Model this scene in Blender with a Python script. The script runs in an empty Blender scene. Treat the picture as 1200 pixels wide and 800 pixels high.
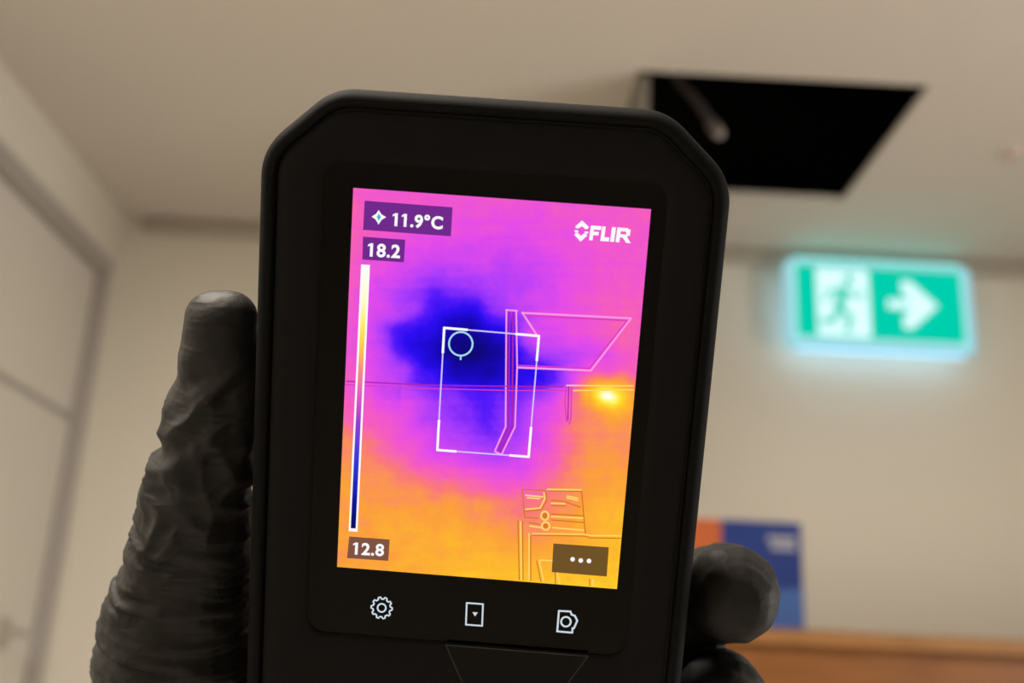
import bpy, bmesh, math, random
from mathutils import Vector, Matrix, noise

scn = bpy.context.scene
COL = scn.collection
random.seed(4)

# ------------------------------------------------------------------ camera
F = 1226.0                                   # focal length in pixels of a 1200 px wide frame
CAM = Vector((0.0, 0.0, 1.2))
def cam_axes(pitch, roll, yaw):
    p, r, y = (math.radians(a) for a in (pitch, roll, yaw))
    fwd = Vector((math.sin(y)*math.cos(p), math.cos(y)*math.cos(p), math.sin(p)))
    right = Vector((math.cos(y), -math.sin(y), 0))
    up = right.cross(fwd)
    return right*math.cos(r)+up*math.sin(r), up*math.cos(r)-right*math.sin(r), -fwd
RX, UY, BZ = cam_axes(17.3, 2.8, 0.4)
CAM_M = Matrix(((RX.x, UY.x, BZ.x, CAM.x), (RX.y, UY.y, BZ.y, CAM.y), (RX.z, UY.z, BZ.z, CAM.z), (0, 0, 0, 1)))
cd = bpy.data.cameras.new('camera')
cd.sensor_width = 36.0; cd.lens = 36.0*F/1200.0; cd.clip_start = 0.01; cd.clip_end = 50
cd.dof.use_dof = True; cd.dof.focus_distance = 0.225; cd.dof.aperture_fstop = 10.5
co = bpy.data.objects.new('camera', cd); COL.objects.link(co); co.matrix_world = CAM_M
scn.camera = co

# ------------------------------------------------------------------ world, lights, exposure
w = bpy.data.worlds.new('world'); scn.world = w; w.use_nodes = True
w.node_tree.nodes['Background'].inputs[0].default_value = (1.0, 0.86, 0.66, 1)
w.node_tree.nodes['Background'].inputs[1].default_value = 0.05
def area_light(name, loc, rot, sx, sy, power, color):
    l = bpy.data.lights.new(name, 'AREA'); l.shape = 'RECTANGLE'; l.size = sx; l.size_y = sy
    l.energy = power; l.color = color
    o = bpy.data.objects.new(name, l); COL.objects.link(o); o.location = loc; o.rotation_euler = rot
    return o
# the light of the square ceiling panel overhead (the panel itself is built with the room)
area_light('ceiling_panel_light', (-0.48, 0.15, 2.335), (0, 0, 0), 0.56, 0.56, 39, (1.0, 0.90, 0.77))
# added side light through an unseen doorway, lifts the right of the back wall
area_light('added_side_light', (2.36, 0.85, 1.05), (0, math.radians(90), 0), 2.0, 0.85, 34, (1.0, 0.96, 0.92))
scn.view_settings.view_transform = 'Standard'; scn.view_settings.look = 'None'
scn.view_settings.exposure = 0.0; scn.view_settings.gamma = 1.0
scn.view_settings.use_curve_mapping = False

# ------------------------------------------------------------------ materials
def lin(c):
    return tuple((v/255/12.92 if v/255 <= 0.04045 else ((v/255+0.055)/1.055)**2.4) for v in c) + (1.0,)
def mat(name, col, rough=0.6, spec=0.5, noise_scale=None, bump=0.0, var=0.0, metal=0.0, bdist=0.001):
    m = bpy.data.materials.new(name); m.use_nodes = True; nt = m.node_tree
    b = nt.nodes['Principled BSDF']
    b.inputs['Base Color'].default_value = col if len(col) == 4 else (*col, 1)
    b.inputs['Roughness'].default_value = rough; b.inputs['Metallic'].default_value = metal
    b.inputs['Specular IOR Level'].default_value = spec
    if noise_scale:
        tc = nt.nodes.new('ShaderNodeTexCoord'); n = nt.nodes.new('ShaderNodeTexNoise')
        n.inputs['Scale'].default_value = noise_scale; n.inputs['Detail'].default_value = 5
        nt.links.new(tc.outputs['Object'], n.inputs['Vector'])
        if bump:
            bp = nt.nodes.new('ShaderNodeBump'); bp.inputs['Strength'].default_value = bump; bp.inputs['Distance'].default_value = bdist
            nt.links.new(n.outputs['Fac'], bp.inputs['Height']); nt.links.new(bp.outputs['Normal'], b.inputs['Normal'])
        if var:
            mx = nt.nodes.new('ShaderNodeMix'); mx.data_type = 'RGBA'
            c = col[:3]
            mx.inputs['A'].default_value = (*[v*(1-var) for v in c], 1); mx.inputs['B'].default_value = (*[min(1, v*(1+var)) for v in c], 1)
            nt.links.new(n.outputs['Fac'], mx.inputs['Factor']); nt.links.new(mx.outputs['Result'], b.inputs['Base Color'])
    return m
def emit(name, rgb, strength=1.0):
    m = bpy.data.materials.new(name); m.use_nodes = True; nt = m.node_tree
    nt.nodes.remove(nt.nodes['Principled BSDF'])
    e = nt.nodes.new('ShaderNodeEmission'); e.inputs['Color'].default_value = lin(rgb); e.inputs['Strength'].default_value = strength
    nt.links.new(e.outputs['Emission'], nt.nodes['Material Output'].inputs['Surface'])
    return m
def wood(name, c1, c2):
    m = bpy.data.materials.new(name); m.use_nodes = True; nt = m.node_tree; b = nt.nodes['Principled BSDF']
    tc = nt.nodes.new('ShaderNodeTexCoord'); mp = nt.nodes.new('ShaderNodeMapping'); mp.inputs['Scale'].default_value = (1.5, 12, 14)
    n = nt.nodes.new('ShaderNodeTexNoise'); n.inputs['Scale'].default_value = 3; n.inputs['Detail'].default_value = 6; n.inputs['Distortion'].default_value = 1.2
    r = nt.nodes.new('ShaderNodeValToRGB'); r.color_ramp.elements[0].color = c1; r.color_ramp.elements[1].color = c2
    r.color_ramp.elements[0].position = 0.3; r.color_ramp.elements[1].position = 0.7
    nt.links.new(tc.outputs['Object'], mp.inputs['Vector']); nt.links.new(mp.outputs['Vector'], n.inputs['Vector'])
    nt.links.new(n.outputs['Fac'], r.inputs['Fac']); nt.links.new(r.outputs['Color'], b.inputs['Base Color'])
    b.inputs['Roughness'].default_value = 0.45
    return m

M = {}
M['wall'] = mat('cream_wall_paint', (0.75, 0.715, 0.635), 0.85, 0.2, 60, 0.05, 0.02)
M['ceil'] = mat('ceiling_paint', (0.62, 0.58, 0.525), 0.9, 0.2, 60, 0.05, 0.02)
M['floor'] = mat('vinyl_floor', (0.62, 0.56, 0.49), 0.5, 0.4, 8, 0.02, 0.08)
M['door'] = mat('door_paint', (0.66, 0.63, 0.57), 0.5, 0.4, 40, 0.02, 0.02)
M['door_frame'] = mat('grey_door_frame', (0.40, 0.37, 0.35), 0.5, 0.4, 40, 0.02, 0.03)
M['cornice'] = mat('shaded_cornice', (0.44, 0.40, 0.335), 0.7, 0.3, 40, 0.03, 0.03)
M['steel'] = mat('brushed_steel', (0.5, 0.48, 0.45), 0.35, 0.5, 200, 0.05, 0.05, 1.0)
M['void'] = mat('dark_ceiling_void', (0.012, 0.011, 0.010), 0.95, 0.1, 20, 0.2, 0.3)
M['lid'] = mat('hatch_lid_paint', (0.20, 0.185, 0.165), 0.7, 0.3, 40, 0.02, 0.02)
M['conduit'] = mat('grey_conduit', (0.34, 0.30, 0.29), 0.6, 0.3, 100, 0.1, 0.05)
M['timber'] = wood('orange_timber', lin((126, 76, 28)), lin((150, 94, 38)))
M['timber_edge'] = wood('timber_top_edge', lin((152, 104, 52)), lin((172, 122, 68)))
M['sign_body'] = mat('sign_housing', (0.75, 0.78, 0.78), 0.4, 0.5, 50, 0.02, 0.02)
M['body'] = mat('black_plastic', (0.0046, 0.0047, 0.0054), 0.7, 0.12, 2500, 0.25, 0.1, bdist=0.0002)
M['rubber'] = mat('black_rubber', (0.0042, 0.0043, 0.0049), 0.75, 0.09, 1500, 0.2, 0.1, bdist=0.0002)
M['glass'] = mat('black_cover_glass', (0.001, 0.001, 0.001), 0.12, 0.12, 20, 0.0, 0.2)
M['edge'] = mat('dark_grey_edge', (0.018, 0.017, 0.016), 0.5, 0.4, 2000, 0.1, 0.2)  # thin plate edges, a little paler than the body

# ------------------------------------------------------------------ helpers
def tag(o, label=None, cat=None, group=None, kind=None):
    if label: o['label'] = label
    if cat: o['category'] = cat
    if group: o['group'] = group
    if kind: o['kind'] = kind
    return o
def link(name, me, m, parent=None, smooth=False):
    o = bpy.data.objects.new(name, me); COL.objects.link(o)
    if m: me.materials.append(m)
    if parent: o.parent = parent
    if smooth:
        for p in me.polygons: p.use_smooth = True
    return o
def from_bm(name, bm, m, parent=None, smooth=False):
    bmesh.ops.recalc_face_normals(bm, faces=bm.faces)
    me = bpy.data.meshes.new(name); bm.to_mesh(me); bm.free()
    return link(name, me, m, parent, smooth)
def empty(name, loc=(0, 0, 0)):
    o = bpy.data.objects.new(name, None); COL.objects.link(o); o.location = loc; o.empty_display_size = 0.05
    return o
def add_box(bm, a, b):
    vs = [bm.verts.new((x, y, z)) for x in (a[0], b[0]) for y in (a[1], b[1]) for z in (a[2], b[2])]
    for f in ((0, 1, 3, 2), (4, 6, 7, 5), (0, 4, 5, 1), (2, 3, 7, 6), (0, 2, 6, 4), (1, 5, 7, 3)):
        bm.faces.new([vs[i] for i in f])
    return vs
def box(name, a, b, m, parent=None, bev=0.0, seg=2):
    bm = bmesh.new(); add_box(bm, a, b)
    if bev: bmesh.ops.bevel(bm, geom=bm.edges[:], offset=bev, segments=seg, affect='EDGES', profile=0.5)
    return from_bm(name, bm, m, parent)
def add_tube(bm, pts, rads, n=16, cap=True, squash=None):
    """tapered tube with hemispherical ends along 3-D points"""
    pts = [Vector(p) for p in pts]
    if cap:
        d0 = (pts[0]-pts[1]).normalized(); d1 = (pts[-1]-pts[-2]).normalized()
        P, R = [], []
        for k in (80, 60, 40, 20): a = math.radians(k); P.append(pts[0]+d0*rads[0]*math.sin(a)); R.append(rads[0]*math.cos(a))
        P += pts; R += list(rads)
        for k in (20, 40, 60, 80): a = math.radians(k); P.append(pts[-1]+d1*rads[-1]*math.sin(a)); R.append(rads[-1]*math.cos(a))
        pts, rads = P, R
    rings = []; ref = None
    for i, p in enumerate(pts):
        t = (pts[min(i+1, len(pts)-1)]-pts[max(i-1, 0)]).normalized()
        if ref is None:
            ref = Vector((0, 0, 1)) if abs(t.z) < 0.9 else Vector((1, 0, 0))
        u = (ref-t*ref.dot(t)).normalized(); v = t.cross(u); ref = u
        rings.append([bm.verts.new(p+(u*math.cos(2*math.pi*k/n)+v*math.sin(2*math.pi*k/n))*rads[i]) for k in range(n)])
    for a, b in zip(rings, rings[1:]):
        for k in range(n): bm.faces.new((a[k], a[(k+1) % n], b[(k+1) % n], b[k]))
    bm.faces.new(rings[0][::-1]); bm.faces.new(rings[-1])
def spline(ctrl, steps=6):
    """Catmull-Rom through (x,y,z,r) control points"""
    c = [Vector(p) for p in ctrl]; out = []
    c = [c[0]*2-c[1]] + c + [c[-1]*2-c[-2]]
    for i in range(1, len(c)-2):
        for k in range(steps):
            t = k/steps; a, b, d, e = c[i-1], c[i], c[i+1], c[i+2]
            out.append(0.5*((2*b)+(d-a)*t+(2*a-5*b+4*d-e)*t*t+(3*b-a-3*d+e)*t**3))
    out.append(c[-2])
    return [tuple(p[:3]) for p in out], [p[3] for p in out]
def add_cyl(bm, c, axis, r, h, n=24, r2=None):
    q = Vector(axis).normalized().to_track_quat('Z', 'Y').to_matrix().to_4x4()
    bmesh.ops.create_cone(bm, cap_ends=True, segments=n, radius1=r, radius2=r if r2 is None else r2, depth=h, matrix=Matrix.Translation(c) @ q)
def loft(rings, cap0=False, cap1=False):
    bm = bmesh.new(); R = [[bm.verts.new(p) for p in r] for r in rings]
    for a, b in zip(R, R[1:]):
        n = len(a)
        for k in range(n): bm.faces.new((a[k], a[(k+1) % n], b[(k+1) % n], b[k]))
    if cap0: bm.faces.new(R[0])
    if cap1: bm.faces.new(R[-1])
    return bm

# ------------------------------------------------------------------ the room
XL, XR, YB, YR, ZC = -1.085, 2.25, 2.75, -2.2, 2.36
HX0, HX1, HY0, HY1 = 0.24, 0.832, 1.848, 2.393          # ceiling opening
tag(box('floor', (XL-.1, YR-.1, -0.1), (XR+.1, YB+.1, 0), M['floor']), kind='structure')
tag(box('wall_back', (XL-.1, YB, 0), (XR+.1, YB+.1, ZC+.01), M['wall']), kind='structure')
bm = bmesh.new()
add_box(bm, (XR, YR, 0), (XR+.1, .40, ZC+.01)); add_box(bm, (XR, 1.30, 0), (XR+.1, YB, ZC+.01)); add_box(bm, (XR, .40, 2.08), (XR+.1, 1.30, ZC+.01))
tag(from_bm('wall_right', bm, M['wall']), kind='structure')
d2 = empty('added_doorway', (XR, .85, 0)); tag(d2, kind='structure')  # unseen doorway, added as the opening for the side light
for a, b in (((-.012, -.45, 0), (.105, -.40, 2.08)), ((-.012, .40, 0), (.105, .45, 2.08)), ((-.012, -.40, 2.03), (.105, .40, 2.08))): box('door_frame', a, b, M['door_frame'], d2, .003)
# left wall with the door opening, plain rear wall
DY0, DY1, DZ = 1.70, 2.68, 2.20
bm = bmesh.new()
add_box(bm, (XL-.1, YR, 0), (XL, DY0, ZC+.01)); add_box(bm, (XL-.1, DY0, DZ), (XL, DY1, ZC+.01)); add_box(bm, (XL-.1, DY1, 0), (XL, YB, ZC+.01))
tag(from_bm('wall_left', bm, M['wall']), kind='structure')
tag(box('wall_rear', (XL-.1, YR-.1, 0), (XR+.1, YR, ZC+.01), M['wall']), kind='structure')
# ceiling with the square opening
def ring_slab(name, o, h, z0, z1, m, parent=None):
    bm = bmesh.new(); L = []
    for z in (z0, z1):
        L.append([[bm.verts.new((x, y, z)) for x, y in ((r[0], r[2]), (r[1], r[2]), (r[1], r[3]), (r[0], r[3]))] for r in (o, h)])
    for k in range(4):
        j = (k+1) % 4
        bm.faces.new((L[0][0][k], L[0][0][j], L[0][1][j], L[0][1][k])); bm.faces.new((L[1][0][k], L[1][0][j], L[1][1][j], L[1][1][k]))
        bm.faces.new((L[0][0][k], L[0][0][j], L[1][0][j], L[1][0][k])); bm.faces.new((L[0][1][k], L[0][1][j], L[1][1][j], L[1][1][k]))
    return from_bm(name, bm, m, parent)
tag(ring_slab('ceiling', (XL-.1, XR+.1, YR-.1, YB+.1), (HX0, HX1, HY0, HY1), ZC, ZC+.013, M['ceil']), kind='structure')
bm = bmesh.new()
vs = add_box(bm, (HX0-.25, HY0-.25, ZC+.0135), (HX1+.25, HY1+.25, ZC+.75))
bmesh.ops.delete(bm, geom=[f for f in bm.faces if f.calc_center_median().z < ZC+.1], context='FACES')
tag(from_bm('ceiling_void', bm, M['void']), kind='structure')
# cornice along the top of the back wall, its shade put into the taupe
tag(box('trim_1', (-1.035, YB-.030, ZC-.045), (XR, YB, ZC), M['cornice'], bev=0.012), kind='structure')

# door in the left wall: frame, leaf with a rail groove, handle
dr = empty('door_1', (XL, DY1, 0)); tag(dr, kind='structure')
def dbox(n, a, b, m, bev=0.003, parent=None): return box(n, a, b, m, parent or dr, bev)
W_ = DY1-DY0
dbox('door_jamb', (-.095, -.045, 0), (.012, 0, DZ), M['door_frame'])
dbox('door_jamb', (-.095, -W_, 0), (.012, -W_+.045, DZ), M['door_frame'])
dbox('door_head', (-.095, -W_+.045, DZ-.045), (.012, -.045, DZ), M['door_frame'])
for z0, z1 in ((0.01, 1.748), (1.765, DZ-.048)):
    dbox('door_panel', (-.055, -W_+.048, z0), (-.012, -.048, z1), M['door'], 0.004)
dbox('door_rail', (-.05, -W_+.048, 1.745), (-.022, -.048, 1.768), M['door_frame'], 0.002)
hd = dbox('door_handle', (-.013, -.225, 1.185), (-.005, -.185, 1.255), M['steel'], 0.003)
bm = bmesh.new(); add_tube(bm, [(-.006, -.205, 1.222), (.035, -.205, 1.222), (.04, -.215, 1.222), (.04, -.31, 1.222)], [.008]*4, 12)
from_bm('lever', bm, M['steel'], hd, True)

# hatch lid hanging down from the left side of the opening
ld = empty('hatch_lid', (HX0+.013, (HY0+HY1)/2, ZC-.54)); tag(ld, 'thin painted access panel hanging open from the ceiling opening', 'hatch lid')
hw = (HY1-HY0)/2-.006
box('panel', (-.012, -hw, 0), (.012, hw, .535), M['lid'], ld, 0.003)
for y in (-hw*.6, hw*.6):
    bm = bmesh.new(); add_cyl(bm, (-.004, y, .541), (0, 1, 0), .006, .06, 12); from_bm('hinge', bm, M['steel'], ld)
# conduit with a plug hanging in the opening
cp = empty('hanging_conduit', (0.464, 2.17, 2.42)); tag(cp, 'pale grey cable conduit dangling inside the dark ceiling opening', 'conduit')
P2 = Vector((0, 0, 0)); P1 = Vector((-.078, .107, .20))
bm = bmesh.new(); pts, rr = spline([(*P2, .009), (*(P1*.5+Vector((.004, 0, .004))), .009), (*P1, .009), (*(P1*2.0), .009), (*(P1*3.3), .009)], 10)
add_tube(bm, pts, [r*(1+.10*(k % 2)) for k, r in enumerate(rr)], 14); from_bm('hose', bm, M['conduit'], cp, True)
bm = bmesh.new(); add_tube(bm, [tuple(P1*.06), tuple(P1*-.08)], [.015, .013], 18); from_bm('end_fitting', bm, mat('pale_plug', (.5, .44, .43), .5), cp, True)
# square light panel in the ceiling overhead
lp_ = empty('ceiling_light', (-0.48, 0.15, ZC)); tag(lp_, 'square white ceiling light panel overhead in front of the opening', 'light')
ring_slab('frame', (-.31, .31, -.31, .31), (-.285, .285, -.285, .285), -.018, 0, M['door'], lp_)
box('diffuser', (-.285, -.285, -.012), (.285, .285, -.002), emit('panel_glow', (255, 238, 214), 3.0), lp_)
# small round cover plate in the ceiling
bm = bmesh.new(); add_cyl(bm, (0, 0, -.004), (0, 0, 1), .022, .008, 32, .026); add_cyl(bm, (0, 0, -.012), (0, 0, 1), .008, .012, 20)
o = from_bm('sprinkler_plate', bm, mat('pinkish_plate', (.60, .50, .46), .6), None); o.location = (1.12, 2.105, ZC)
tag(o, 'small pinkish round sprinkler plate on the ceiling right of the opening', 'sprinkler')

# ------------------------------------------------------------------ exit sign
sg = empty('exit_sign', (1.01, 2.655, 2.055)); tag(sg, 'lit green exit sign with running figure and white right arrow', 'sign')
SW, SH = .512, .255
def rrect(w, h, r, n=6, cx=0, cz=0):
    out = []
    for (sx, sz, a0) in ((1, 1, 0), (-1, 1, 90), (-1, -1, 180), (1, -1, 270)):
        for k in range(n+1):
            a = math.radians(a0+90*k/n); out.append((cx+sx*(w/2-r)+r*math.cos(a), cz+sz*(h/2-r)+r*math.sin(a)))
    return out
rings = []
for ins, y in ((0.0, .026), (0.0, .006), (.003, .0015), (.006, 0), (.014, 0), (.016, .004)):
    rings.append([(x, y, z) for x, z in rrect(SW-2*ins, SH-2*ins, .022-min(ins, .014), cz=SH/2)])
from_bm('housing', loft(rings, True, False), emit('sign_lit_edge', (165, 222, 232), 0.85), sg)
green = emit('sign_green', (0, 204, 172), 1.03); white = emit('sign_white', (214, 248, 250), 1.15)
def flat(name, poly, y, m, parent):
    bm = bmesh.new(); a = [bm.verts.new((x, y, z)) for x, z in poly]; b = [bm.verts.new((x, y-.001, z)) for x, z in poly]
    n = len(a); bm.faces.new(a); bm.faces.new(b)
    for k in range(n): bm.faces.new((a[k], a[(k+1) % n], b[(k+1) % n], b[k]))
    return from_bm(name, bm, m, parent)
fc = flat('face', rrect(SW-.06, SH-.05, .008, cz=SH/2+.006), .0035, green, sg)
flat('backlight', rrect(SW-.03, SH-.03, .01, cz=SH/2), .0055, emit('sign_backlight', (170, 235, 240), 1.0), sg)
dp = flat('doorway', [(-.172, .035), (-.028, .035), (-.028, .228), (-.172, .228)], .002, white, fc)
g2 = green
# running figure: head, body, limbs as one outline
bm = bmesh.new()
def limb(pts, wd, y0=.0008):
    for (a, b) in zip(pts, pts[1:]):
        a = Vector((a[0], 0, a[1])); b = Vector((b[0], 0, b[1])); d = (b-a).normalized(); n = Vector((-d.z, 0, d.x))*wd/2
        a2 = a-d*wd*.3; b2 = b+d*wd*.3
        vs = [bm.verts.new((v.x, y0, v.z)) for v in (a2+n, b2+n, b2-n, a2-n)]; bm.faces.new(vs)
limb([(-.098, .168), (-.112, .115)], .026); limb([(-.112, .112), (-.082, .092), (-.092, .052)], .015)
limb([(-.114, .11), (-.128, .078), (-.160, .074)], .015); limb([(-.092, .170), (-.066, .148), (-.045, .158)], .011)
limb([(-.106, .168), (-.138, .160), (-.148, .134)], .011)
add_cyl(bm, (-.082, .0008, .198), (0, 1, 0), .014, .0004, 20)
from_bm('running_figure', bm, green, fc)
flat('arrow', [(.022, .121), (.022, .147), (.085, .147), (.062, .170), (.062, .202), (.085, .202), (.158, .134), (.085, .066), (.062, .066), (.062, .098), (.085, .121)], .002, white, fc)
bp_ = box('back_box', (-SW/2+.06, .0262, .085), (SW/2-.06, .0948, .215), M['sign_body'], sg, 0.003)
glow = emit('sign_lamp', (166, 226, 250), 2.3)
box('lamp_strip', (-SW/2+.02, .0263, .004), (SW/2-.02, .0283, .060), glow, sg)
box('lamp_strip', (-SW/2+.006, .0263, .064), (-SW/2+.04, .0283, .215), glow, sg)
box('lamp_strip', (-SW/2+.03, .016, -.0018), (SW/2-.03, .0255, -.0003), emit('sign_under_lamp', (150, 208, 250), 2.6), sg)
box('lamp_strip', (-SW/2+.03, .004, SH+.0003), (SW/2-.03, .014, SH+.0015), emit('sign_top_lamp', (110, 240, 220), 3.0), sg)

# ------------------------------------------------------------------ poster and timber cabinet
ps = empty('poster', (0.59, YB-.0005, 1.30)); tag(ps, 'orange and blue poster stuck on the wall above the timber cabinet', 'poster')
blue = mat('poster_blue', lin((46, 72, 156)), .5, .3, 8, 0, .12); lb = mat('poster_light_blue', lin((84, 124, 204)), .5, .3, 8, 0, .05)
org = mat('poster_orange', lin((226, 120, 66)), .5, .3, 8, 0, .05); wht = mat('poster_white', (.5, .52, .62), .5, .3, 8, 0, .03)
flat('sheet', [(-.21, 0), (.21, 0), (.21, .297), (-.21, .297)], -.0005, blue, ps)
flat('orange_panel', [(-.21, .16), (-.06, .16), (-.02, .175), (-.002, .2), (0, .23), (0, .297), (-.21, .297)], -.0016, org, ps)
flat('light_band', [(-.21, 0), (.21, 0), (.21, .13), (-.21, .09)], -.0016, lb, ps)
for z0, x0, x1 in ((.245, .12, .195), (.225, .13, .195)): flat('text_block', [(x0, z0), (x1, z0), (x1, z0+.016), (x0, z0+.016)], -.0016, wht, ps)
for z in (.12, .06):
    flat('white_dot', [(-.04+.022*math.cos(2*math.pi*k/20), z+.022*math.sin(2*math.pi*k/20)) for k in range(20)], -.0028, wht, ps)
cb = empty('timber_cabinet', (1.25, 2.575, 0)); tag(cb, 'orange brown timber cabinet standing against the back wall', 'cabinet')
cw = .94
box('body', (-cw+.01, -.150, .0), (cw-.01, .170, 1.278), M['timber'], cb, .003)
for k in range(2):
    x0 = -cw+.012+k*(2*cw-.024)/2
    d = box('door', (x0+.002, -.169, .08), (x0+(2*cw-.024)/2-.002, -.151, 1.262), M['timber'], cb, .003)
    bm = bmesh.new(); add_cyl(bm, (x0+(.88 if k == 0 else .05), -.182, .8), (0, 1, 0), .012, .026, 20); from_bm('knob', bm, M['steel'], d, True)
box('top_board', (-cw, -.178, 1.278), (cw, .174, 1.312), M['timber_edge'], cb, .006)

# ------------------------------------------------------------------ thermal camera (millimetres in its own frame)
DR = Matrix(((0.9969947, 0.0685813, -0.0360300), (-0.0735995, 0.9836755, -0.1642123), (0.0241799, 0.1663706, 0.9857668)))
DT = Vector((-0.00489463, -0.01104908, -0.22))
DEV = CAM_M @ Matrix.LocRotScale(DT, DR, Vector((1, 1, 1)))
def S(px, py):
    """a point of the screen as measured in the photograph -> metres on the screen's own plane"""
    d = Vector(((px-600)/F, -(py-400)/F, -1)); n = DR.col[2]
    return (DR.transposed() @ (d*(DT.dot(n)/d.dot(n))-DT))[:2]
tc_ = empty('thermal_camera'); tc_.matrix_world = DEV
tag(tc_, 'black rugged handheld thermal camera with glowing purple and orange screen', 'thermal camera')
mm = 0.001
CX, YT, YBOT, HWD = -1.8, 60.8, -103.0, 48.6
def outline(ins, z, r=13.0, n=8):
    """chamfered rounded outline inset by ins, all in mm"""
    cxx, cyy = 14.5, 13.0
    L, R_, T, B = CX-HWD, CX+HWD, YT, YBOT
    poly = [(L, B+cyy), (L+cxx, B), (R_-cxx, B), (R_, B+cyy), (R_, T-cyy), (R_-cxx, T), (L+cxx, T), (L, T-cyy)]
    m = len(poly); lines = []
    for k in range(m):
        a, b = Vector(poly[k]), Vector(poly[(k+1) % m]); d = (b-a).normalized(); nn = Vector((-d.y, d.x)); lines.append((a+nn*ins, d))
    pts = []
    for k in range(m):
        (p, d), (q, e) = lines[k-1], lines[k]
        den = d.x*e.y-d.y*e.x; t = ((q.x-p.x)*e.y-(q.y-p.y)*e.x)/den; pts.append(p+d*t)
    out = []
    rr = max(r-ins, 3.0)
    for k in range(m):
        p = pts[k]; d = (pts[k-1]-p).normalized(); e = (pts[(k+1) % m]-p).normalized()
        half = math.acos(max(-1, min(1, d.dot(e))))/2; t = min(rr/math.tan(half), .45*(pts[k-1]-p).length, .45*(pts[(k+1) % m]-p).length)
        a, b = p+d*t, p+e*t
        for i in range(n+1):
            s = i/n; q = a*(1-s)**2+p*2*s*(1-s)+b*s*s
            out.append((q.x*mm, q.y*mm, z*mm))
    return out
THK = -26
from_bm('rubber_bumper', loft([outline(i, z) for i, z in ((4.0, -1.6), (3.7, .1), (3.2, .6), (1.8, .2), (.6, -1.2), (0, -4), (0, -20), (.8, -23), (2.5, -25), (5, THK), (14, THK), (14, THK+1.5))], False, True), M['rubber'], tc_, True)
def rr2(x0, x1, y0, y1, r, z, n=17):
    pts = []
    per = 72//4
    for (cx, cy, a0) in ((x0+r, y0+r, 180), (x1-r, y0+r, 270), (x1-r, y1-r, 0), (x0+r, y1-r, 90)):
        for k in range(per):
            a = math.radians(a0+90*k/(per-1)); pts.append(((cx+r*math.cos(a))*mm, (cy+r*math.sin(a))*mm, z*mm))
    return pts
GX0, GX1, GY0, GY1 = -36.4, 33.6, -56.2, 46.0
# the bezel: from the groove inwards, dished towards the cover glass; rings matched by angle
def dense(ring, n=360):
    P = [Vector(p) for p in ring]; P.append(P[0]); L = [0]
    for a, b in zip(P, P[1:]): L.append(L[-1]+(b-a).length)
    out = []; j = 0
    for k in range(n):
        s_ = L[-1]*k/n
        while L[j+1] < s_: j += 1
        out.append(tuple(P[j].lerp(P[j+1], (s_-L[j])/max(1e-9, L[j+1]-L[j]))))
    return out
def match(ring, target, n=72):
    c = Vector((CX*mm, -5*mm, 0)); res = []
    for p in ring:
        d = (Vector(p)-c); d.z = 0; d.normalize(); best = None
        for a, b in zip(target, target[1:]+target[:1]):
            a, b = Vector(a), Vector(b); e = b-a; den = d.x*e.y-d.y*e.x
            if abs(den) < 1e-12: continue
            t = ((a.x-c.x)*e.y-(a.y-c.y)*e.x)/den; u = ((a.x-c.x)*d.y-(a.y-c.y)*d.x)/den
            if t > 0 and -1e-6 <= u <= 1+1e-6: best = (c.x+d.x*t, c.y+d.y*t, a.z); break
        res.append(best or p)
    return res
o2 = dense(outline(5.0, .5)); o0, o1, o3 = (match(o2, outline(i, z)) for i, z in ((4.4, -1.6), (4.5, .1), (7.5, .8)))
gl = [match(o2, rr2(GX0-e, GX1+e, GY0-e, GY1+e, 4.0+e, z)) for e, z in ((2.6, .95), (.9, .8), (.15, .35), (0, -.25))]
from_bm('front_bezel', loft([o0, o1, o2, o3] + gl), M['body'], tc_, True)
from_bm('bezel_groove', loft([outline(3.5, -1.2), outline(5.0, -1.2)]), M['glass'], tc_)
cg = from_bm('cover_glass', loft([rr2(GX0-.3, GX1+.3, GY0-.3, GY1+.3, 4.2, -1.2), rr2(GX0-.3, GX1+.3, GY0-.3, GY1+.3, 4.2, -.15)], True, True), M['glass'], tc_)
# back: raised optics block with the two lenses, the lamp and a trigger
ob = box('optics_block', (-32*mm, 8*mm, -31*mm), (28*mm, 52*mm, -25.5*mm), M['body'], tc_, .002)
for nm, x, r, h in (('thermal_lens', -14, 9, 5), ('photo_lens', 8, 6, 3), ('lamp_lens', 20, 3.5, 2)):
    bm = bmesh.new(); add_cyl(bm, (x*mm, 32*mm, (-31-h/2)*mm), (0, 0, -1), r*mm, h*mm, 32); from_bm(nm, bm, M['glass'], ob, True)

# triangular plate under the glass
tri = [S(523, 753), S(689, 766), (9.6*mm, -83*mm), (7.4*mm, -83*mm)]
bm = bmesh.new(); a = [bm.verts.new((x, y, .85*mm)) for x, y in tri]; b = [bm.verts.new((x, y, 1.05*mm)) for x, y in tri]
bm.faces.new(b)
for k in range(4): bm.faces.new((a[k], a[(k+1) % 4], b[(k+1) % 4], b[k]))
tp = from_bm('triangle_plate', bm, M['body'], tc_)

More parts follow.
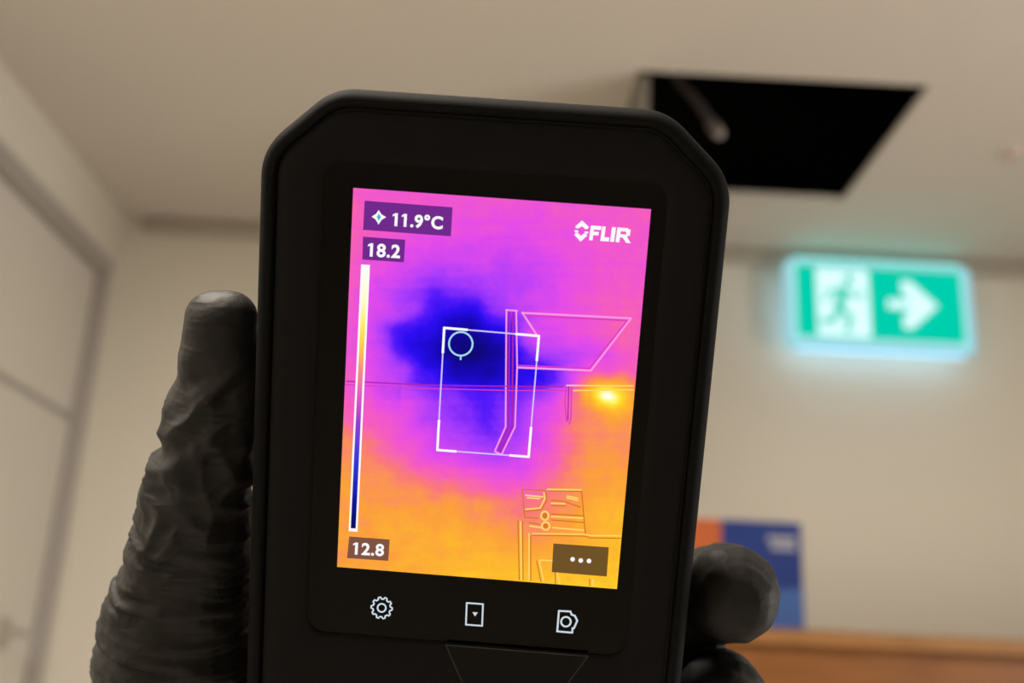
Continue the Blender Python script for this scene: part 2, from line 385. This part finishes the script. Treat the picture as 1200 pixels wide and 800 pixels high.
ZL = [0.0]
def strips(bm, polys, wd, z, closed=False):
    for P in polys:
        P = [Vector((p[0], p[1])) for p in P]
        if closed: P = P+[P[0]]
        for a, b in zip(P, P[1:]):
            d = (b-a)
            if d.length < 1e-7: continue
            d.normalize(); n = Vector((-d.y, d.x))*wd/2; a2, b2 = a-d*wd*.35, b+d*wd*.35
            bm.faces.new([bm.verts.new((v.x, v.y, z)) for v in (a2+n, b2+n, b2-n, a2-n)])
def draw(name, polys, wd_px, m, parent, level=1, closed=False):
    bm = bmesh.new(); strips(bm, [[S(*p) for p in P] for P in polys], wd_px*1.22*.178*mm, level*.015*mm, closed)
    return from_bm(name, bm, m, parent)
bm = bmesh.new(); strips(bm, [[tri[0], tri[1]], [tri[1], tri[2]], [tri[3], tri[0]]], .28*mm, 1.1*mm); from_bm('plate_edge', bm, M['edge'], tp)

# ---- the screen: heat picture, a temperature stored per vertex and coloured by a palette
def screen_material():
    m = bpy.data.materials.new('heat_picture'); m.use_nodes = True; nt = m.node_tree; N = nt.nodes; Lk = nt.links
    N.remove(N['Principled BSDF'])
    uvn = N.new('ShaderNodeUVMap'); uvn.uv_map = 'heat'; at = N.new('ShaderNodeSeparateXYZ'); Lk.new(uvn.outputs['UV'], at.inputs[0])
    tc = N.new('ShaderNodeTexCoord'); fine = N.new('ShaderNodeTexNoise'); fine.inputs['Scale'].default_value = 700; fine.inputs['Detail'].default_value = 3
    Lk.new(tc.outputs['Object'], fine.inputs['Vector'])
    ma = N.new('ShaderNodeMath'); ma.operation = 'MULTIPLY_ADD'; ma.inputs[1].default_value = .05; Lk.new(fine.outputs['Fac'], ma.inputs[0])
    sb = N.new('ShaderNodeMath'); sb.operation = 'SUBTRACT'; sb.inputs[1].default_value = .025; Lk.new(at.outputs[0], sb.inputs[0]); Lk.new(sb.outputs[0], ma.inputs[2])
    r = N.new('ShaderNodeValToRGB'); palette(r.color_ramp); Lk.new(ma.outputs[0], r.inputs['Fac'])
    e = N.new('ShaderNodeEmission'); Lk.new(r.outputs['Color'], e.inputs['Color']); e.inputs['Strength'].default_value = 1.0
    Lk.new(e.outputs['Emission'], N['Material Output'].inputs['Surface'])
    return m
STOPS = [(0, (14, 8, 92)), (.08, (20, 8, 160)), (.16, (32, 10, 214)), (.22, (46, 14, 242)), (.30, (92, 28, 250)), (.42, (175, 62, 250)), (.53, (228, 76, 232)),
         (.61, (246, 92, 190)), (.68, (250, 122, 118)), (.76, (252, 158, 62)), (.84, (254, 188, 44)), (.91, (255, 226, 50)), (.96, (255, 250, 130)), (1.0, (255, 255, 250))]
def palette(cr):
    cr.interpolation = 'LINEAR'
    cr.elements[0].position = 0; cr.elements[0].color = lin(STOPS[0][1]); cr.elements[1].position = 1; cr.elements[1].color = lin(STOPS[-1][1])
    for p, c in STOPS[1:-1]: e = cr.elements.new(p); e.color = lin(c)
# temperatures read off the heat picture: photograph column, row, place on the palette
HEAT = [(420,225,.61),(500,232,.58),(600,238,.57),(690,245,.58),(755,255,.60),(480,290,.54),(560,280,.53),(640,300,.52),(740,330,.59),(412,330,.60),(420,400,.55),(440,350,.50),
 (480,330,.44),(480,347,.37),(513,347,.29),(535,350,.31),(567,347,.36),(500,322,.42),(540,322,.43),(597,310,.46),(630,323,.47),(600,345,.44),(587,367,.36),(463,400,.25),(452,398,.35),(440,400,.46),(500,395,.17),(540,385,.08),(545,402,.03),(540,417,.04),
 (580,400,.10),(592,385,.22),(597,405,.18),(615,400,.42),(640,395,.49),(660,400,.50),(700,400,.56),(735,400,.62),(497,433,.22),(480,422,.30),(560,435,.10),(585,436,.10),(613,440,.20),(630,440,.21),(647,436,.27),(633,417,.40),(665,432,.42),(690,430,.53),
 (455,440,.45),(415,450,.58),(480,470,.46),(447,470,.54),(537,470,.30),(563,470,.25),(585,468,.27),(610,470,.33),(635,472,.45),(567,490,.30),(655,480,.55),(680,500,.70),(705,492,.74),(735,500,.75),(420,495,.63),(447,517,.64),(497,523,.53),(540,510,.41),
 (573,517,.38),(600,510,.40),(610,530,.48),(640,525,.56),(690,535,.73),(408,530,.72),(460,550,.68),(520,552,.60),(580,547,.50),(620,558,.57),(655,560,.67),(720,560,.77),(405,600,.76),(480,600,.77),(550,585,.72),(600,585,.66),(610,612,.70),(700,600,.80),(400,655,.76),
 (520,650,.80),(600,660,.82),(715,680,.86),(680,620,.79),(710,463,1.02),(700,463,.93),(720,463,.96),(692,459,.84),(732,461,.86),(710,452,.86),(710,474,.88),(690,472,.74),(738,475,.80),(675,462,.62),(740,445,.68),(712,440,.64),
 (470,368,.43),(485,360,.39),(455,380,.42),(560,362,.24),(545,368,.16),(472,388,.25),(470,425,.38),(455,420,.43),(520,445,.20),(495,452,.31),(545,445,.16)]
import numpy as np
HP = np.array([(a/100, b/100) for a, b, c in HEAT]); HT = np.array([c for a, b, c in HEAT])
def tps(r2): return np.where(r2 > 0, .5*r2*np.log(np.maximum(r2, 1e-12)), 0)
K = tps(((HP[:, None]-HP[None])**2).sum(-1))+np.eye(len(HP))*.004
Q = np.c_[np.ones(len(HP)), HP]
sol = np.linalg.solve(np.block([[K, Q], [Q.T, np.zeros((3, 3))]]), np.r_[HT, np.zeros(3)])
NU, NV = 110, 140
cs = [(414, 220), (763, 245), (723, 690), (395, 664)]
bm = bmesh.new(); heat_v = []; G = []
for jv in range(NV+1):
    row = []
    for iu in range(NU+1):
        u, v = iu/NU, jv/NV
        px = (cs[0][0]*(1-u)+cs[1][0]*u)*(1-v)+(cs[3][0]*(1-u)+cs[2][0]*u)*v; py = (cs[0][1]*(1-u)+cs[1][1]*u)*(1-v)+(cs[3][1]*(1-u)+cs[2][1]*u)*v
        wob = Vector((px*.02, py*.025, 0)); qx = px+7*noise.noise(wob*1.6); qy = py+5*noise.noise(wob*1.6+Vector((7, 3, 1)))
        q = np.array((qx/100, qy/100)) if (px-711)**2+(py-463)**2 > 900 else np.array((px/100, py/100))
        T = float(tps(((HP-q)**2).sum(-1)) @ sol[:-3]+sol[-3]+q @ sol[-2:])
        T += .025*noise.noise(Vector((px*.05, py*.05, 5)))+.018*noise.noise(Vector((px*.008, py*.16, 9)))
        if py > 452+.02*(px-560) and 470 < px < 690: T += .07*max(0, 1-(py-452)/40)      # ceiling above is colder than the wall below
        vert = bm.verts.new((*S(px, py), 0)); heat_v.append(max(0.0, min(1.0, T))); row.append(vert)
    G.append(row)
for a, b in zip(G, G[1:]):
    for k in range(NU): bm.faces.new((a[k], b[k], b[k+1], a[k+1]))
sc_ = from_bm('screen', bm, screen_material(), tc_); ul = sc_.data.uv_layers.new(name='heat')
for lpx in sc_.data.loops: ul.data[lpx.index].uv = (heat_v[lpx.vertex_index], .5)
sc_['label'] = 'thermal picture in purple, blue and orange'

E = {'white': emit('ui_white', (252, 250, 252)), 'box_p': emit('ui_box_purple', (112, 42, 140)), 'box_b': emit('ui_box_brown', (112, 82, 40)), 'box_o': emit('ui_box_rust', (128, 84, 66)),
     'cyan': emit('ui_cyan', (70, 180, 200)), 'pink': emit('ui_pink', (252, 150, 226)), 'purple': emit('ui_purple', (168, 36, 176)), 'pale': emit('ui_pale', (214, 196, 250)),
     'oline': emit('ui_orange_line', (206, 118, 28)), 'yline': emit('ui_yellow_line', (255, 214, 110)), 'rose': emit('ui_rose', (222, 60, 190)), 'icon': emit('ui_icon', (205, 218, 226)), 'ice': emit('ui_ice', (170, 220, 240))}
def poly(name, pts, m, parent, level=1):
    bm = bmesh.new(); bm.faces.new([bm.verts.new((*S(*p), level*.015*mm)) for p in pts]); return from_bm(name, bm, m, parent)
def text(name, body, x0, x1, y0, y1, m, parent, bold=.03, level=3, slope=.073, shear=0.0, zbase=0.0):
    """flat lettering fitted between photograph columns x0..x1 and rows y0..y1 (rows at the left end)"""
    cu = bpy.data.curves.new(name, 'FONT'); cu.body = body; cu.size = 1; cu.offset = bold; cu.shear = shear; cu.space_character = 1.08
    t = bpy.data.objects.new(name, cu); COL.objects.link(t)
    dg = bpy.context.evaluated_depsgraph_get(); me = bpy.data.meshes.new_from_object(t.evaluated_get(dg)); bpy.data.objects.remove(t)
    # the plain stroke of each figure one gets its small flag
    bmt = bmesh.new(); bmt.from_mesh(me); bmesh.ops.remove_doubles(bmt, verts=bmt.verts[:], dist=1e-5); bmt.verts.ensure_lookup_table(); seen = set(); H_ = max(v.co.y for v in bmt.verts)
    for v0 in bmt.verts[:]:
        if v0 in seen: continue
        st, isl = [v0], []
        while st:
            v = st.pop()
            if v in seen: continue
            seen.add(v); isl.append(v); st += [e.other_vert(v) for e in v.link_edges]
        x_a, x_b, y_a, y_b = min(v.co.x for v in isl), max(v.co.x for v in isl), min(v.co.y for v in isl), max(v.co.y for v in isl)
        if y_b-y_a > .85*H_ and x_b-x_a < .3*H_:
            bmt.faces.new([bmt.verts.new((x, y, 0)) for x, y in ((x_a+.02, y_b), (x_a-.17*H_, y_b-.12*H_), (x_a-.17*H_, y_b-.27*H_), (x_a+.02, y_b-.17*H_))])
    bmt.to_mesh(me); bmt.free()
    xs = [v.co.x for v in me.vertices]; ys = [v.co.y for v in me.vertices]
    ax, bx, ay, by = min(xs), max(xs), min(ys), max(ys)
    for v in me.vertices:
        u = (v.co.x-ax)/(bx-ax); q = (v.co.y-ay)/(by-ay)
        px = x0+u*(x1-x0)-.055*((1-q)*(y1-y0)); py = y1-q*(y1-y0)+u*(x1-x0)*slope
        s = S(px, py); v.co = (s[0], s[1], zbase+level*.015*mm)
    me.materials.clear()
    return link(name, me, m, parent)

# thermal edges drawn over the picture: opening, lid, ceiling line, poster, cabinet
draw('hatch_outline', [[(613, 366.5), (739.5, 372.8), (692.5, 434), (607, 430.5)], [(612, 366), (628.5, 391.5)]], 1.9, E['pink'], sc_, 1)
draw('hatch_outline', [[(614, 369.5), (735, 375.5), (690.5, 431.5), (608, 428)]], 1.3, E['rose'], sc_, 1)
draw('lid_outline', [[(593, 363), (606, 364)], [(593.5, 364), (592.5, 500), (580, 528)], [(605, 364), (606, 430), (603.5, 500), (588, 532)], [(580, 529), (588, 532.5)]], 1.6, E['pink'], sc_, 1)
draw('lid_outline', [[(597, 366), (596, 500), (584, 527)], [(601.5, 366), (600, 500), (586, 529)]], 1.8, E['purple'], sc_, 1)
draw('ceiling_line', [[(406, 446.5), (500, 451), (596, 452.5), (660, 453)]], 1.2, E['purple'], sc_, 1)
draw('ceiling_line', [[(405, 450.5), (500, 455), (600, 457.5), (664, 457.5)]], 1.0, E['rose'], sc_, 1)
draw('ceiling_line', [[(664, 451.5), (742, 452)], [(672, 457.5), (742, 456.5)]], 1.3, E['yline'], sc_, 1)
draw('bracket_outline', [[(664, 452), (662, 470), (664, 494)], [(670, 453), (669, 490), (667, 497)]], 1.2, E['rose'], sc_, 1)
draw('bracket_outline', [[(666.5, 452), (665.5, 492)]], 1.2, E['purple'], sc_, 1)
draw('poster_outline', [[(611.5, 573), (638, 574.5), (640.5, 580), (640, 588), (634, 597), (615, 599)], [(642, 575), (681.5, 575.5), (686, 625)], [(612, 574), (614, 598), (615, 606), (630, 607)], [(646, 586), (660, 587), (680, 594)],
     [(646, 592), (663, 592.5)], [(646, 602), (683, 604)], [(646, 609), (684, 612)], [(620, 612), (632, 614)]], 1.1, E['oline'], sc_, 1)
draw('poster_outline', [[(641.5, 573.2), (681, 573.8)], [(637.5, 577), (638.5, 584), (633, 595), (616, 596.5)], [(664.5, 581), (677, 583.5)], [(664.5, 583.2), (677, 586)], [(616, 580), (636, 582)], [(618, 583), (632, 584)], [(646, 589.5), (662, 590)], [(646, 605), (683, 607)], [(621, 616), (634, 618)], [(648, 618), (684, 621)]], 1.5, E['yline'], sc_, 1)
circ = lambda cx, cy, rx, ry, n=24: [(cx+rx*math.cos(2*math.pi*k/n), cy+ry*math.sin(2*math.pi*k/n)) for k in range(n)]
draw('poster_dot', [circ(638.5, 604, 4.3, 5)], 1.6, E['yline'], sc_, 2, True); draw('poster_dot', [circ(639.5, 616, 4.6, 4.6)], 1.6, E['yline'], sc_, 2, True)
draw('poster_dot', [circ(638.5, 604, 1.4, 2)], 1.6, E['oline'], sc_, 2, True); draw('poster_dot', [circ(639.5, 616, 1.4, 1.6)], 1.6, E['oline'], sc_, 2, True)
draw('cabinet_outline', [[(607, 610), (608.5, 679)], [(612.5, 611), (613, 679)], [(622, 627), (622, 680)], [(624, 627), (685, 628), (692, 630), (727.5, 630.5)], [(629, 657), (634, 681)], [(650, 657), (651, 684)], [(691, 678), (691, 686)]], 1.0, E['oline'], sc_, 1)
draw('cabinet_outline', [[(610, 611), (611, 679)], [(620, 625), (620, 680)], [(624, 625), (685, 625.8), (692, 627.2), (728, 627.6)], [(632, 657), (637, 681)], [(633, 656), (650, 657), (656, 684)], [(695, 679), (695, 686)]], 1.3, E['yline'], sc_, 1)
# measuring box with heavy corners and the spot ring
TL, TR, BR, BL = (520.6, 384), (631.5, 393.5), (619.5, 535), (512.5, 527)
lerp = lambda a, b, t: (a[0]+(b[0]-a[0])*t, a[1]+(b[1]-a[1])*t)
draw('measuring_box', [[TL, TR, BR, BL]], 1.4, E['pale'], sc_, 2, True)
for c, a, b in ((TL, TR, BL), (TR, TL, BR), (BR, TR, BL), (BL, TL, BR)):
    draw('box_corner', [[lerp(c, a, .24), c, lerp(c, b, .2)]], 2.4, E['white'], sc_, 3)
draw('spot_ring', [circ(540, 402.7, 13.8, 13.8, 36)], 1.7, E['ice'], sc_, 3, True); draw('spot_tick', [[(540, 417), (539.8, 421)]], 1.6, E['ice'], sc_, 3)
# readings
poly('reading_box', [(427.4, 235), (530.4, 242.8), (528.4, 276.8), (425.4, 269.2)], E['box_p'], sc_, 2)
text('reading', '11.9°C', 460.5, 519.5, 248.5, 265, E['white'], sc_, .035)
poly('spot_symbol', [(443.8, 246), (447, 251), (452.5, 254.3), (447, 257.8), (443.6, 263), (440.5, 257.3), (435.5, 253.8), (440.8, 250.5)], E['white'], sc_, 3)
poly('spot_symbol', [(444, 250), (446.5, 254.4), (443.8, 258.6), (441.6, 254.2)], E['cyan'], sc_, 4)
poly('reading_box', [(425.4, 277.2), (475, 280.8), (473.3, 307.3), (424.6, 304)], E['box_p'], sc_, 2)
text('reading', '18.2', 431.5, 469.5, 284.5, 300.5, E['white'], sc_, .03, slope=.06)
poly('reading_box', [(409.3, 628.3), (456.7, 631.9), (455, 656.9), (406.7, 653.6)], E['box_o'], sc_, 2)
text('reading', '12.8', 414, 450.5, 635, 649.5, E['white'], sc_, .03, slope=.06)
poly('menu_box', [(648.5, 636.5), (713.4, 641), (711, 675.2), (646.6, 670)], E['box_b'], sc_, 2)
for c in ((671, 655), (680.6, 656.4), (690.2, 657)):
    poly('menu_dot', circ(*c, 2.7, 2.7, 16), E['white'], sc_, 3)
# colour scale: white border and a palette core
bar = lambda t, u: lerp(lerp((428.3, 310), (422.5, 450), min(1, t/.45)) if t < .45 else lerp((422.5, 450), (413.8, 622.5), (t-.45)/.55), (0, 0), 0) if False else ((428.4+(413.8-428.4)*t+u), 310+312.5*t+u*.07)
poly('scale_border', [bar(0, -5.2), bar(0, 5.2), bar(1, 5.2), bar(1, -5.2)], E['white'], sc_, 2)
n_ = 40; bm = bmesh.new(); rows = [[bm.verts.new((*S(*bar(.012+.976*k/n_, u)), 3*.015*mm)) for u in (-2.9, 2.9)] for k in range(n_+1)]
for a, b in zip(rows, rows[1:]): bm.faces.new((a[0], a[1], b[1], b[0]))
sm = bpy.data.materials.new('scale_colours'); sm.use_nodes = True; nt = sm.node_tree; nt.nodes.remove(nt.nodes['Principled BSDF'])
tcn = nt.nodes.new('ShaderNodeTexCoord'); spn = nt.nodes.new('ShaderNodeSeparateXYZ'); mr = nt.nodes.new('ShaderNodeMapRange'); cr = nt.nodes.new('ShaderNodeValToRGB'); em = nt.nodes.new('ShaderNodeEmission')
cr.color_ramp.interpolation = 'LINEAR'
for k, (p, c) in enumerate([(0, (10, 14, 60)), (.12, (14, 20, 160)), (.30, (60, 60, 220)), (.42, (150, 60, 210)), (.52, (225, 90, 190)), (.62, (250, 140, 130)), (.70, (255, 200, 80)), (.78, (255, 236, 90)), (.86, (255, 250, 190)), (1, (255, 255, 255))]):
    e = cr.color_ramp.elements[k] if k < 1 else (cr.color_ramp.elements[len(cr.color_ramp.elements)-1] if p == 1 else cr.color_ramp.elements.new(p)); e.position = p; e.color = lin(c)
mr.inputs['From Min'].default_value = S(*bar(1, 0))[1]; mr.inputs['From Max'].default_value = S(*bar(0, 0))[1]
nt.links.new(tcn.outputs['Object'], spn.inputs[0]); nt.links.new(spn.outputs[1], mr.inputs['Value']); nt.links.new(mr.outputs['Result'], cr.inputs['Fac'])
nt.links.new(cr.outputs['Color'], em.inputs['Color']); nt.links.new(em.outputs['Emission'], nt.nodes['Material Output'].inputs['Surface'])
from_bm('colour_scale', bm, sm, sc_)
# maker's mark: slotted diamond and four heavy letters
def lp(u, v): return (691+u*49+(-.05)*(v)*17-(-1)*0, 264+u*3.6+v*17.2)    # u 0..1 along, v 0..1 down
def lpoly(bmx, pts, level=3):
    bmx.faces.new([bmx.verts.new((*S(*lp(*p)), level*.015*mm)) for p in pts])
bm = bmesh.new()
sl = .03
def R4(u0, u1, v0, v1): lpoly(bm, [(u0+sl*(1-v0), v0), (u1+sl*(1-v0), v0), (u1+sl*(1-v1), v1), (u0+sl*(1-v1), v1)])
R4(0, .085, 0, 1); R4(.085, .25, 0, .26); R4(.085, .21, .40, .64)                       # F
R4(.27, .355, 0, 1); R4(.355, .475, .72, 1)                                             # L
R4(.505, .60, 0, 1)                                                                     # I
R4(.635, .725, 0, 1); R4(.725, .90, 0, .24); R4(.86, .955, .08, .52); R4(.725, .90, .44, .66)
lpoly(bm, [(.79, .62), (.89, .56), (1.0, 1.0), (.89, 1.0)])                             # R
from_bm('maker_letters', bm, E['white'], sc_)
bm = bmesh.new()
for pts in ([(682, 258.2), (690.2, 265.8), (688.5, 268.5), (685.5, 268), (682, 265), (677.5, 267.6), (674.6, 267), (674.2, 265.2)],
            [(673.6, 269.4), (677.4, 270), (678.0, 272.2), (673.4, 272.0)], [(685, 271), (689.6, 271.4), (689.2, 273.8), (685, 273)],
            [(680.3, 283), (688.4, 276), (686.6, 273.6), (684.2, 273.4), (681, 276.2), (677.3, 273), (674.8, 272.6), (673.0, 275)]):
    bm.faces.new([bm.verts.new((*S(*p), 3*.015*mm)) for p in pts])
from_bm('maker_diamond', bm, E['white'], sc_)
# three touch symbols on the glass below
gear = []
for k in range(60):
    a = 2*math.pi*k/60; r = 12.3 if (k % 6) in (0, 1, 2) else 10.2; gear.append((447.3+r*math.cos(a), 712+r*1.02*math.sin(a)))
draw('settings_symbol', [gear], 1.5, E['icon'], cg, 1, True); draw('settings_symbol', [circ(447.3, 712, 4.8, 4.8)], 1.6, E['icon'], cg, 1, True)
draw('gallery_symbol', [[(547, 706.2), (566, 707.6), (565, 733), (546, 731.6)]], 1.7, E['icon'], cg, 1, True); poly('gallery_symbol', [(553.6, 717), (560, 717.3), (556.6, 722)], E['icon'], cg, 1)
draw('camera_symbol', [[(655, 715.5), (668.5, 716.2), (670, 720), (673, 721)], [(655, 715.5), (653, 739.5), (670.5, 741), (671, 735.5)], [(673.5, 721), (676.5, 727), (672.5, 736)]], 1.9, E['icon'], cg, 1)
draw('camera_symbol', [circ(663.2, 728.2, 5.6, 5.6)], 1.8, E['icon'], cg, 1, True)

# ------------------------------------------------------------------ gloved hand (millimetres in the camera's frame)
def glove():
    bm = bmesh.new()
    def chain(c, steps=6, n=24):
        p, r = spline(c, steps); add_tube(bm, p, r, n)
    # thumb along the left side of the device, on into the ball of the thumb and the wrist
    chain([(-61.4, 8.0, -13, 7.9), (-61.2, 0, -13, 9.5), (-62.4, -11.5, -13.5, 10.4), (-64.6, -24, -14.5, 11.6), (-66.6, -34.5, -16, 13.2), (-68.4, -46, -18, 14.4),
           (-70.2, -56, -20, 15.8), (-72.2, -67, -22, 18.6), (-73.0, -79, -25, 20.6), (-73.8, -95, -33, 22), (-66, -120, -44, 24), (-56, -160, -54, 26)])
    chain([(-62.9, 9.6, -13, 6.3), (-59.2, 9.9, -13, 6.3)], 3)
    # web between thumb and palm
    chain([(-70, -84, -34, 15), (-45, -84, -42, 13), (-18, -72, -42, 12)])
    # fingers: knuckle, middle joint, end joint, tip
    chain([(-45, -140, -52, 17), (-22, -78, -43, 13.5), (22, -62, -40, 11.5), (46, -60.5, -38.5, 12.2), (57.6, -53.5, -32, 11.8), (59.0, -47.6, -20, 11.3), (58.6, -46.4, -12, 9.6)])
    chain([(-42, -146, -53, 17), (-20, -96, -44, 13.5), (24, -84, -40.5, 11.5), (48, -86, -38.5, 12), (58.6, -79.5, -31, 11.4), (59.8, -74.0, -19, 10.8), (58.5, -72, -12, 8.4)])
    chain([(-40, -152, -53, 17), (-20, -114, -44, 13), (22, -106, -40.5, 11), (46, -109, -38, 11), (57.5, -104, -29, 10.6), (58.5, -99, -18, 9.8), (57.5, -98, -12.5, 8.4)])
    chain([(-42, -158, -53, 17), (-22, -131, -44, 12.5), (12, -126, -41, 10.2), (31, -123, -36, 9.4), (40, -121, -27, 8.8), (41, -119.5, -19, 8), (40, -118, -13, 7)])
    chain([(-60, -110, -44, 20), (-38, -108, -47, 15.5), (-20, -104, -46, 13)]); chain([(-62, -135, -50, 20), (-40, -130, -50, 16.5), (-22, -122, -46, 13)])
    # wrist and cuff
    chain([(-56, -150, -53, 27), (-58, -185, -55, 25.5), (-62, -220, -54, 27), (-67, -250, -48, 29.5)], 6, 32)
    for v in bm.verts: v.co *= mm
    me = bpy.data.meshes.new('gloved_hand'); bm.to_mesh(me); bm.free()
    tmp = bpy.data.objects.new('tmp', me); COL.objects.link(tmp)
    rm = tmp.modifiers.new('r', 'REMESH'); rm.mode = 'VOXEL'; rm.voxel_size = .0007
    s = tmp.modifiers.new('s', 'SMOOTH'); s.factor = .5; s.iterations = 9
    dg = bpy.context.evaluated_depsgraph_get(); out = bpy.data.meshes.new_from_object(tmp.evaluated_get(dg)); bpy.data.objects.remove(tmp); bpy.data.meshes.remove(me)
    nrm = [v.normal.copy() for v in out.vertices]
    sst = lambda a, b, x: (lambda t: t*t*(3-2*t))(max(0, min(1, (x-a)/(b-a))))
    for v, nn in zip(out.vertices, nrm):
        p = v.co*1000
        if p.x < -50 and p.y > -150:
            # gathered film of the thumb: broad diagonal folds above, tight rings towards the palm
            y = p.y+.16*(p.x+65)
            wv = noise.noise(Vector((p.x*.06, p.y*.10, p.z*.06)))
            lo = sst(-30, -52, y); hi = sst(8, -6, y)*(1-lo*.8)
            f1 = noise.noise(Vector((p.x*.035+3, (y+3*wv)*.30, p.z*.035)))
            f2 = noise.noise(Vector((p.x*.09+9, (p.y-.45*(p.x+65)+3*wv)*.155, p.z*.06+4)))
            f3 = noise.noise(Vector((p.x*.05-5, (y+2*wv)*.52, p.z*.05)))
            f4 = noise.noise(Vector((p.x*.16+2, (p.y+.7*(p.x+65)+4*wv)*.11, p.z*.10)))
            d = lo*((.5-abs(f1)*2.6)*1.15+(.5-abs(f3)*2.4)*.6)+hi*((.4-abs(f2)*2.2)*1.7+(.3-abs(f4)*1.8)*.8+f3*.25)
        else:
            f = noise.noise(Vector((p.x*.07, p.y*.13, p.z*.16))); g = noise.noise(Vector((p.x*.20+4, p.y*.12, p.z*.12))); d = (.4-abs(f)*1.8)*.5+(.4-abs(g)*1.6)*.4
        v.co += nn*d*.001
    for p in out.polygons: p.use_smooth = True
    out.name = 'gloved_hand'
    return out
gm = mat('black_nitrile', (0.0130, 0.0128, 0.0128), 0.56, 0.22, 420, 0.35, 0.15, bdist=0.0006)
nt = gm.node_tree; tcn = nt.nodes.new('ShaderNodeTexCoord'); mp = nt.nodes.new('ShaderNodeMapping'); mp.inputs['Scale'].default_value = (90, 420, 90); mp.inputs['Rotation'].default_value = (0, 0, .12)
nz = nt.nodes.new('ShaderNodeTexNoise'); nz.inputs['Scale'].default_value = 1.0; nz.inputs['Detail'].default_value = 4; nz.inputs['Distortion'].default_value = .8; nz.noise_type = 'RIDGED_MULTIFRACTAL'
b2 = nt.nodes.new('ShaderNodeBump'); b2.inputs['Strength'].default_value = .55; b2.inputs['Distance'].default_value = .0006
nt.links.new(tcn.outputs['Object'], mp.inputs['Vector']); nt.links.new(mp.outputs['Vector'], nz.inputs['Vector']); nt.links.new(nz.outputs['Fac'], b2.inputs['Height'])
b1 = [n for n in nt.nodes if n.type == 'BUMP' and n != b2][0]; nt.links.new(b2.outputs['Normal'], b1.inputs['Normal'])
gh = empty('gloved_hand'); gh.matrix_world = DEV
tag(gh, 'left hand in a wrinkled black glove gripping the thermal camera', 'hand')
link('glove', glove(), gm, gh)
bm = bmesh.new(); p, r = spline([(-65, -236, -51, 32), (-74, -290, -38, 38), (-88, -370, -10, 44), (-104, -460, 26, 50), (-118, -530, 58, 54)], 6)
add_tube(bm, [tuple(Vector(q)*mm) for q in p], [x*mm for x in r], 32, cap=True); from_bm('sleeve', bm, mat('dark_sleeve', (.03, .032, .04), .9, .2, 300, .3, .2), gh, True)
